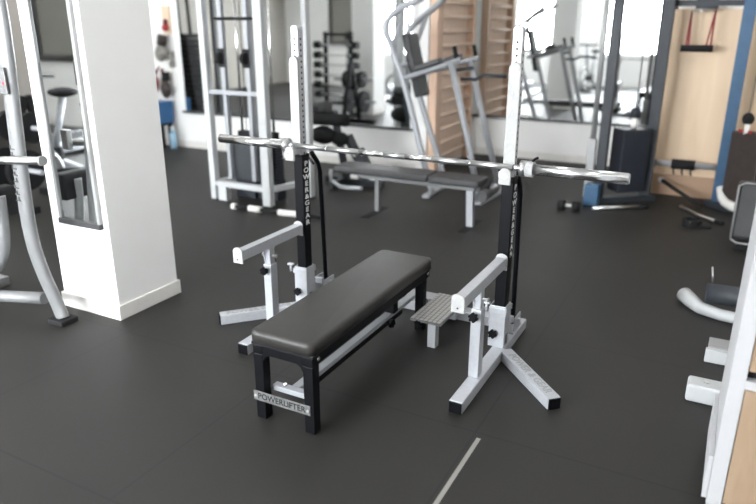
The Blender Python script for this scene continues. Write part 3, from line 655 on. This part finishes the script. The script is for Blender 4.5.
# ------------------------------------------------------------------ slate and blue cable crossover before the wood panel
cx = thing('cable_crossover', 'slate and blue cable crossover with dark weight shrouds before wood panel', 'gym machine', (.95, 3.75, 0))
def tower_post(x, y, wx, wy, m):
    b = MB(); b.box(x - wx / 2, x + wx / 2, y - wy / 2, y + wy / 2, .055, 2.45, .006); return b.build('post', m, cx)
tower_post(.425, 3.45, .085, .085, 'slate'); tower_post(.80, 3.75, .095, .095, 'slate'); tower_post(1.425, 3.80, .10, .10, 'blue'); tower_post(1.80, 3.45, .09, .09, 'blue')  # one blue-grey paint: right pair coloured as lit, left pair darker
b = MB(); b.tube([(.335, 3.40, .60), (.335, 3.40, 2.3)], .024, 12); b.box(.30, .37, 3.37, 3.43, .055, .60, .004); b.build('slide_post', 'greyframe', cx)
b = MB(); b.beam((.38, 3.40, .027), (.86, 3.80, .027), .13, .054, .004); b.build('base', 'slate', cx)
b = MB(); b.beam((1.36, 3.84, .027), (1.86, 3.38, .027), .13, .054, .004); b.build('base', 'slate', cx)
b = MB(); b.box(.33, .46, 3.24, 3.36, .0, .20, .012); b.build('base_block', 'blue', cx)
b = MB(); b.beam((.46, 3.55, 2.40), (.80, 3.75, 2.40), .08, .08); b.beam((.80, 3.75, 2.40), (1.425, 3.8, 2.40), .08, .08); b.beam((1.425, 3.80, 2.40), (1.8, 3.45, 2.40), .08, .08); b.build('top_beam', 'slate', cx)
b = MB(); b.beam((.535, 3.50, .40), (.745, 3.67, .40), .20, .58, .012); b.build('weight_shroud', 'navy', cx)
b = MB(); b.beam((1.495, 3.70, .42), (1.73, 3.50, .42), .15, .60, .012); b.build('weight_shroud', 'brown', cx)
for (x, y, mm) in ((.655, 3.55, 'navy'), (1.555, 3.60, 'blackmatte')):
    b = MB(); b.cyl((x, y, .79), (x, y, 2.38), .005, 8); cb_ = b.build('cable', 'steel', cx)
    b = MB(); b.sphere((x, y, .83), .048, (1, 1, 1.15)); b.build('cable_ball', mm, cb_)
    b = MB(); b.ring((x - .02, y, .745), (x + .02, y, .745), .055, .03); b.build('pulley', 'base', cb_)
b = MB(); b.beam((1.50, 3.615, .725), (1.60, 3.53, .725), .012, .03); b.build('red_tag', 'red', cx)
b = MB(); b.cyl((.8485, 3.95, .33), (1.37, 3.95, .33), .028, 18); cbr = b.build('cross_bar', 'silver', cx)
b = MB(); b.box(.735, .848, 3.80, 3.96, .30, .36, .004); b.build('bar_bracket', 'slate', cx)
b = MB(); b.box(1.371, 1.44, 3.851, 3.96, .30, .36, .004); b.build('bar_bracket', 'slate', cx)
b = MB(); b.cyl((.985, 3.95, .33), (1.19, 3.95, .33), .046, 20); b.build('sleeve', 'rubber', cbr)
for x in (1.01, 1.085, 1.16):
    b = MB(); b.tube([(x, 3.95, .286), (x, 3.945, .25), (x + .012, 3.935, .236)], .008, 8); b.build('hook', 'blackmatte', cbr)
b = MB(); b.tube([(1.44, 3.70, .20), (1.47, 3.62, .10), (1.56, 3.54, .07), (1.68, 3.45, .08)], .04, 12, smooth_path=1); b.build('foot_pad', 'base', cx)
b = MB(); b.box(1.00, 1.18, 3.86, 3.94, 1.72, 1.80, .006); b.box(.835, 1.40, 3.83, 3.859, 1.74, 1.79, .003); b.build('pulley_bar', 'slate', cx)
hd = thing('hanging_trainer', 'black padded bar hanging on red straps before the wood panel', 'trainer', (1.06, 3.9, 1.36))
b = MB(); b.cyl((.925, 3.9, 1.385), (1.19, 3.9, 1.385), .03, 18); b.build('grip_bar', 'rubber', hd)
for xa, xb, xt in ((.965, .985, .975), (1.13, 1.165, 1.165)):
    for q in (xa, xb):
        b = MB(); b.beam((q, 3.9, 1.414), (xt, 3.9, 1.70 if xt < 1.1 else 1.72), .016, .004, .0005, up=(0, 1, 0)); b.build('strap', 'webbing', hd)
b = MB(); b.tube([(.975, 3.9, 1.70), (1.165, 3.9, 1.715)], .009, 8); b.build('spreader', 'steel', hd)

# loose things on the floor at the right
t = thing('lever_bar', 'black bar with white tip lying towards the blue post', 'bar', (1.15, 3.7, 0))
b = MB(); b.tube([(.93, 3.90, .17), (1.30, 3.66, .02)], .018, 12); b.build('bar', 'blackmatte', t); b = MB(); b.tube([(.905, 3.915, .18), (.93, 3.899, .17)], .026, 12); b.build('tip', 'wplate', t)
t = thing('pull_down_bar', 'pale steel bar lying on the floor before the blue post', 'bar', (1.3, 3.35, 0))
b = MB(); b.tube([(1.14, 3.58, .016), (1.22, 3.45, .016), (1.30, 3.33, .016), (1.42, 3.22, .016), (1.47, 3.19, .016)], .015, 10); b.build('bar', 'steel', t)
b = MB(); b.tube([(1.44, 3.205, .017), (1.50, 3.14, .017)], .017, 10); b.build('grip', 'rubber', t)
t = thing('ankle_cuff', 'black cuff lying on the floor beside the pale bar', 'cuff', (1.27, 3.02, 0))
b = MB(); b.ring((1.27, 3.02, 0), (1.27, 3.02, .06), .075, .055); b.build('band', 'rubber', t); b = MB(); b.box(1.33, 1.42, 2.98, 3.02, 0, .03, .008); b.build('strap', 'blackmatte', t)
t = thing('dumbbell', 'small black dumbbell on the floor beside the blue base block', 'dumbbell', (.24, 3.02, 0))
b = MB(); b.cyl((.17, 3.03, .042), (.33, 3.03, .042), .014, 12); b.build('handle', 'steel', t)
for x in (.155, .285):
    b = MB(); b.tube([(x, 3.03, .042), (x + .06, 3.03, .042)], .048, 6); b.build('head', 'rubber', t)
t = thing('rowing_bar', 'pale straight bar on the floor before the slate post', 'bar', (.62, 3.3, 0))
b = MB(); b.tube([(.44, 3.12, .02), (.80, 3.36, .02)], .018, 12); b.build('bar', 'steel', t); b = MB(); b.tube([(.80, 3.36, .02), (.88, 3.413, .02)], .02, 12); b.build('grip', 'rubber', t)

# ------------------------------------------------------------------ padded bench at the right edge
pb = thing('adjustable_bench', 'dark padded bench with pale piping at the right edge', 'bench', (1.75, 2.55, 0))
b = MB(); b.beam((1.80, 2.52, .075), (1.80, 2.62, .50), .50, .07, .03, up=(0, 1, 0)); bp_ = b.build('back_pad', 'vinylgrey', pb)
b = MB(); b.tube([(1.56, 2.475, .085), (1.558, 2.555, .47), (1.60, 2.575, .49), (2.0, 2.575, .49), (2.045, 2.555, .47), (2.045, 2.475, .085), (2.0, 2.47, .06), (1.60, 2.47, .06), (1.56, 2.475, .085)], .008, 8); b.build('piping', 'greyframe', bp_)
b = MB(); b.box(1.76, 1.84, 2.60, 3.10, .05, .11, .004); b.box(1.60, 2.0, 3.04, 3.10, 0, .0495, .004); b.box(1.60, 2.0, 2.50, 2.60, 0, .0495, .004); b.build('frame', 'blackmatte', pb)

# ------------------------------------------------------------------ machine feet at the lower right
fm = thing('ab_machine', 'machine with three pale feet and black roller behind white cabinet', 'gym machine', (1.75, .7, 0))
b = MB(); b.tube([(1.345, 1.25, .046), (1.39, 1.17, .042), (1.44, 1.10, .036), (1.55, 1.05, .034), (1.68, 1.03, .034), (2.0, 1.04, .04)], [.045, .042, .036, .033, .033, .033], 14); 
b.build('curved_foot', 'whitepaint', fm)
b = MB(); b.cyl((1.46, 1.115, .128), (1.93, 1.15, .128), .058, 20); b.build('roller', 'slate', fm)
b = MB(); b.cyl((1.49, 1.19, .15), (1.47, 1.20, .26), .005, 8); b.build('pin', 'steel', fm)
b = MB(); b.box(1.51, 1.95, .50, .62, .03, .075, .004); b.build('foot_plate', 'greyframe', fm)
b = MB(); b.box(1.50, 1.95, .47, .4995, .0, .07, .004); b.build('foot', 'whitepaint', fm)
b = MB(); b.box(1.445, 2.0, .03, .13, 0, .085, .012); b.build('foot', 'whitepaint', fm)
b = MB(); b.cyl((1.52, .08, .0852), (1.52, .08, .090), .012, 12); b.build('bolt', 'steel', fm)
b = MB(); b.box(1.955, 2.03, .0, 1.2, .08, .16, .004); b.build('main_rail', 'whitepaint', fm)

# ------------------------------------------------------------------ white and oak cabinet in the near right corner
cbn = thing('cabinet', 'white cabinet with pale oak fronts in near right corner', 'cabinet', (1.9, -.45, 0))
CX0, CX1, CY0, CY1 = 1.566, 2.40, -.70, -.22
b = MB()
b.box(CX0, CX0 + .046, CY0, CY1, .025, 1.25, .001); b.box(CX1 - .052, CX1, CY0, CY1, .025, 1.25, .001)
b.box(CX0 + .046, CX1 - .052, CY0, CY1, .025, .035); b.box(CX0 + .046, CX1 - .052, CY0, CY1, .485, .515); b.box(CX0 + .046, CX1 - .052, CY0, CY1, 1.225, 1.25)
b.box(CX0 + .046, CX1 - .052, CY1 - .015, CY1, .035, 1.225); b.build('carcass', 'cabinetwhite', cbn)
b = MB(); b.box(CX0 + .002, CX1 - .01, CY0 + .012, CY1, 0, .0245); b.build('plinth', 'greypaint', cbn)
b = MB(); b.box(CX0 + .049, CX1 - .055, CY0 + .004, CY0 + .022, .04, .48, .002); d1 = b.build('door', 'oak', cbn)
b = MB(); b.box(CX0 + .049, CX1 - .055, CY0 + .004, CY0 + .022, .548, 1.22, .002); d2 = b.build('door', 'oak', cbn)
b = MB(); b.cyl((CX1 - .12, CY0 + .0035, .30), (CX1 - .12, CY0 - .025, .30), .012, 14); b.build('handle', 'steel', d1)
b = MB(); b.cyl((CX1 - .12, CY0 + .0035, .80), (CX1 - .12, CY0 - .025, .80), .012, 14); b.build('handle', 'steel', d2)
b = MB(); b.box(CX0 + .046, CX1 - .052, CY0 + .03, CY0 + .05, .515, .547); b.build('gap_shade', 'blackmatte', cbn)  # matte black strip put in for the shade between the fronts
b = MB(); b.box(CX0 - .016, CX0 - .0005, CY0 + .02, CY1, .03, .20, .002); b.build('side_panel', 'cabinetwhite', cbn)

# ------------------------------------------------------------------ left part of the room: seen past the lever machine and in the mirrors
DX, DY = -.59, -.74
br_ = thing('barbell_rack', 'dark upright rack of fixed barbells seen in the back mirror', 'barbell rack', (-4.3 + DX, .85 + DY, 0))
for x in (-4.58 + DX, -4.06 + DX):
    b = MB(); b.box(x - .03, x + .03, .80 + DY, .86 + DY, .06, 1.45, .004); p = b.build('post', 'blackmatte', br_)
    b = MB(); b.box(x - .035, x + .035, .55 + DY, 1.15 + DY, 0, .0595, .004); b.build('foot', 'blackmatte', p)
    for k in range(6):
        z = .38 + k * .17
        b = MB(); b.box(x - .02, x + .02, .865 + DY, .96 + DY, z - .033, z - .016, .003); b.box(x - .02, x + .02, .95 + DY, .96 + DY, z - .015, z + .012, .002); b.build('hook', 'blackmatte', p)
for z in (.20, 1.38):
    b = MB(); b.box(-4.549 + DX, -4.091 + DX, .81 + DY, .85 + DY, z, z + .05, .004); b.build('cross_bar', 'blackmatte', br_)
places = ['lowest', 'second from bottom', 'third from bottom', 'third from top', 'second from top', 'topmost']
for k in range(6):
    z = .38 + k * .17
    t = thing('fixed_barbell', 'black headed fixed barbell %s on the barbell rack in mirror' % places[k], 'barbell', (-4.32 + DX, .905 + DY, z), 'fixed barbells on the rack')
    b = MB(); b.cyl((-4.66 + DX, .905 + DY, z), (-3.98 + DX, .905 + DY, z), .014, 12); b.build('bar', 'steel', t)
    for x in (-4.76 + DX, -3.98 + DX):
        b = MB(); b.cyl((x, .905 + DY, z), (x + .11, .905 + DY, z), .06, 20); b.build('head', 'rubber', t)
# low dark plate stand seen between the lever machine and the pillar
t = thing('plate_stand', 'dark weight plate stand behind the lever machine, left of the pillar', 'weight stand', (-4.15, .95, 0))
b = MB(); b.box(-4.5, -3.85, .65, .72, 0, .06, .004); b.box(-4.5, -3.85, 1.18, 1.25, 0, .06, .004); b.beam((-4.15, .68, .06), (-4.15, .93, .98), .06, .06); b.beam((-4.15, 1.22, .06), (-4.15, .97, .98), .06, .06); b.build('frame', 'blackmatte', t)
for z, y0 in ((.36, .76), (.72, .86)):
    b = MB(); b.cyl((-4.52, y0, z), (-3.80, y0, z), .022, 14); b.build('peg', 'greypaint', t)
for (x, y, z, r, nm) in ((-4.30, .76, .36, .18, 'large plate on the lower peg, left'), (-4.02, .76, .36, .18, 'large plate on the lower peg, right'), (-4.28, .86, .72, .135, 'smaller plate on the upper peg, left'), (-4.00, .86, .72, .135, 'smaller plate on the upper peg, right')):
    b = MB(); b.ring((x - .03, y, z), (x + .03, y, z), r, .026, 32); tag(b.build('weight_plate', 'rubber'), 'black ' + nm + ' of the dark stand', 'weight plate', 'plates on the dark stand')

def treadmill(x, y, rz, label):
    t = thing('treadmill', label, 'treadmill', (x, y, 0))
    Mx = Matrix.Translation((x, y, 0)) @ Matrix.Rotation(rz, 4, 'Z')
    def add(fn, nm, m, par=t):
        b = MB(); fn(b)
        for v in b.bm.verts: v.co = Mx @ v.co
        return b.build(nm, m, par)
    add(lambda b: b.box(-.36, .36, -.85, .85, .04, .17, .02), 'deck', 'greypaint')
    add(lambda b: b.box(-.24, .24, -.84, .55, .171, .178, .002), 'belt', 'rubber')
    add(lambda b: [b.box(sx - .04, sx + .04, -.8 + 1.4 * k, -.7 + 1.4 * k, 0, .039) for sx in (-.3, .3) for k in (0, 1)], 'foot', 'rubber')
    for sx in (-.33, .33):
        p = add(lambda b: b.tube([(sx, .70, .171), (sx, .62, .9), (sx, .55, 1.22)], .035, 12), 'upright', 'greypaint')
        add(lambda b: b.tube([(sx, .56, .98), (sx, .30, 1.0), (sx, .05, .98)], .022, 12), 'hand_rail', 'rubber')
    c = add(lambda b: b.box(-.42, .42, .45, .60, 1.221, 1.42, .03), 'console', 'blackmatte')
    add(lambda b: b.box(-.22, .22, .4485, .4495, 1.25, 1.39), 'screen', 'screen', c)
    return t
treadmill(-3.7, -3.6, 0.0, 'pale grey treadmill before the bright window, seen in recess mirror')
treadmill(-6.3, -3.8, 0.0, 'pale grey treadmill before the far left window')
def bike(x, y, rz, label):
    t = thing('exercise_bike', label, 'exercise bike', (x, y, 0))
    Mx = Matrix.Translation((x, y, 0)) @ Matrix.Rotation(rz, 4, 'Z')
    def add(fn, nm, m, par=t):
        b = MB(); fn(b)
        for v in b.bm.verts: v.co = Mx @ v.co
        return b.build(nm, m, par)
    add(lambda b: [b.box(-.26, .26, yy - .04, yy + .04, 0, .06, .01) for yy in (-.5, .5)], 'foot', 'blackmatte')
    add(lambda b: b.tube([(0, -.5, .061), (0, 0, .30), (0, .5, .061)], .04, 12), 'base_tube', 'greypaint')
    add(lambda b: b.tube([(0, -.06, .30), (0, -.22, .90)], .035, 12), 'seat_post', 'greypaint')
    add(lambda b: b.sphere((0, -.23, .94), .13, (.9, 1.15, .38)), 'saddle', 'rubber')
    add(lambda b: b.tube([(0, .14, .28), (0, .36, 1.08)], .035, 12), 'handle_post', 'greypaint')
    add(lambda b: b.tube([(-.24, .30, 1.12), (-.22, .46, 1.10), (0, .37, 1.10), (.22, .46, 1.10), (.24, .30, 1.12)], .02, 10), 'handlebar', 'rubber')
    wl = add(lambda b: b.ring((-.025, .36, .36), (.025, .36, .36), .25, .19, 32), 'flywheel', 'greyframe')
    add(lambda b: [b.cyl((0, .36, .36), (0, .36 + .2 * math.cos(a), .36 + .2 * math.sin(a)), .014, 8) for a in (0.5, 2.6, 4.7)], 'spoke', 'steel', wl)
    add(lambda b: b.box(-.05, .05, -.15, .20, .24, .40, .03), 'chain_guard', 'blackmatte')
    return t
bike(-3.55, -2.05, 0.9, 'dark exercise bike with grey flywheel seen low in pillar mirror')
bike(-4.7, -2.6, 0.9, 'second exercise bike behind the first in the pillar mirror')
bike(-2.55, -3.9, 0.2, 'exercise bike before the bright window, seen in the recess mirror')
bike(-1.9, -4.2, 0.2, 'exercise bike right of the window, seen in the recess mirror')
# dark framed glass on the front wall seen in the pillar mirror
t = thing('wall_screen', 'large grey glass panel in dark frame, seen at top of pillar mirror', 'screen', (-8.2, -5.48, 1.05))
b = MB(); b.box(-8.45, -7.42, -5.488, -5.47, 1.12, 2.3); b.build('glass', 'screen', t)
b = MB(); b.box(-8.55, -8.45, -5.499, -5.45, 1.02, 2.4, .005); b.box(-7.42, -7.32, -5.499, -5.45, 1.02, 2.4, .005); b.box(-8.45, -7.42, -5.499, -5.45, 1.02, 1.12, .005); b.box(-8.45, -7.42, -5.499, -5.45, 2.3, 2.4, .005); b.build('frame', 'darkframe', t)
# tall tower of black plates with two straps
t = thing('weight_tower', 'tall ribbed black weight tower under two straps in back mirror', 'gym machine', (-7.35, 1.2, 0))
b = MB()
zz = .06
while zz < 1.34: 
    sh = (zz) * .10
    b.box(-7.62 + sh * .4, -7.08 - sh, 1.0, 1.4, zz, zz + .075, .012); zz += .085
b.build('weight_stack', 'rubber', t)
for x in (-7.52, -7.28):
    b = MB(); b.beam((x, 1.2, 1.34), (x - .04, 1.2, 2.25), .07, .01, .001, up=(0, 1, 0)); b.build('strap', 'blackmatte', t)
b = MB(); b.box(-8.0, -6.7, 1.16, 1.24, 2.25, 2.32, .004); b.box(-8.0, -7.93, 1.16, 1.24, .03, 2.25, .004); b.box(-6.77, -6.70, 1.16, 1.24, .03, 2.25, .004); b.build('frame', 'slate', t)
b = MB(); b.box(-8.03, -7.9, .8, 1.6, 0, .03); b.box(-6.8, -6.67, .8, 1.6, 0, .03); b.box(-7.6, -7.1, 1.0, 1.4, 0, .06); b.build('foot', 'slate', t)
# dark squat machine left of the knee raise tower in the mirror
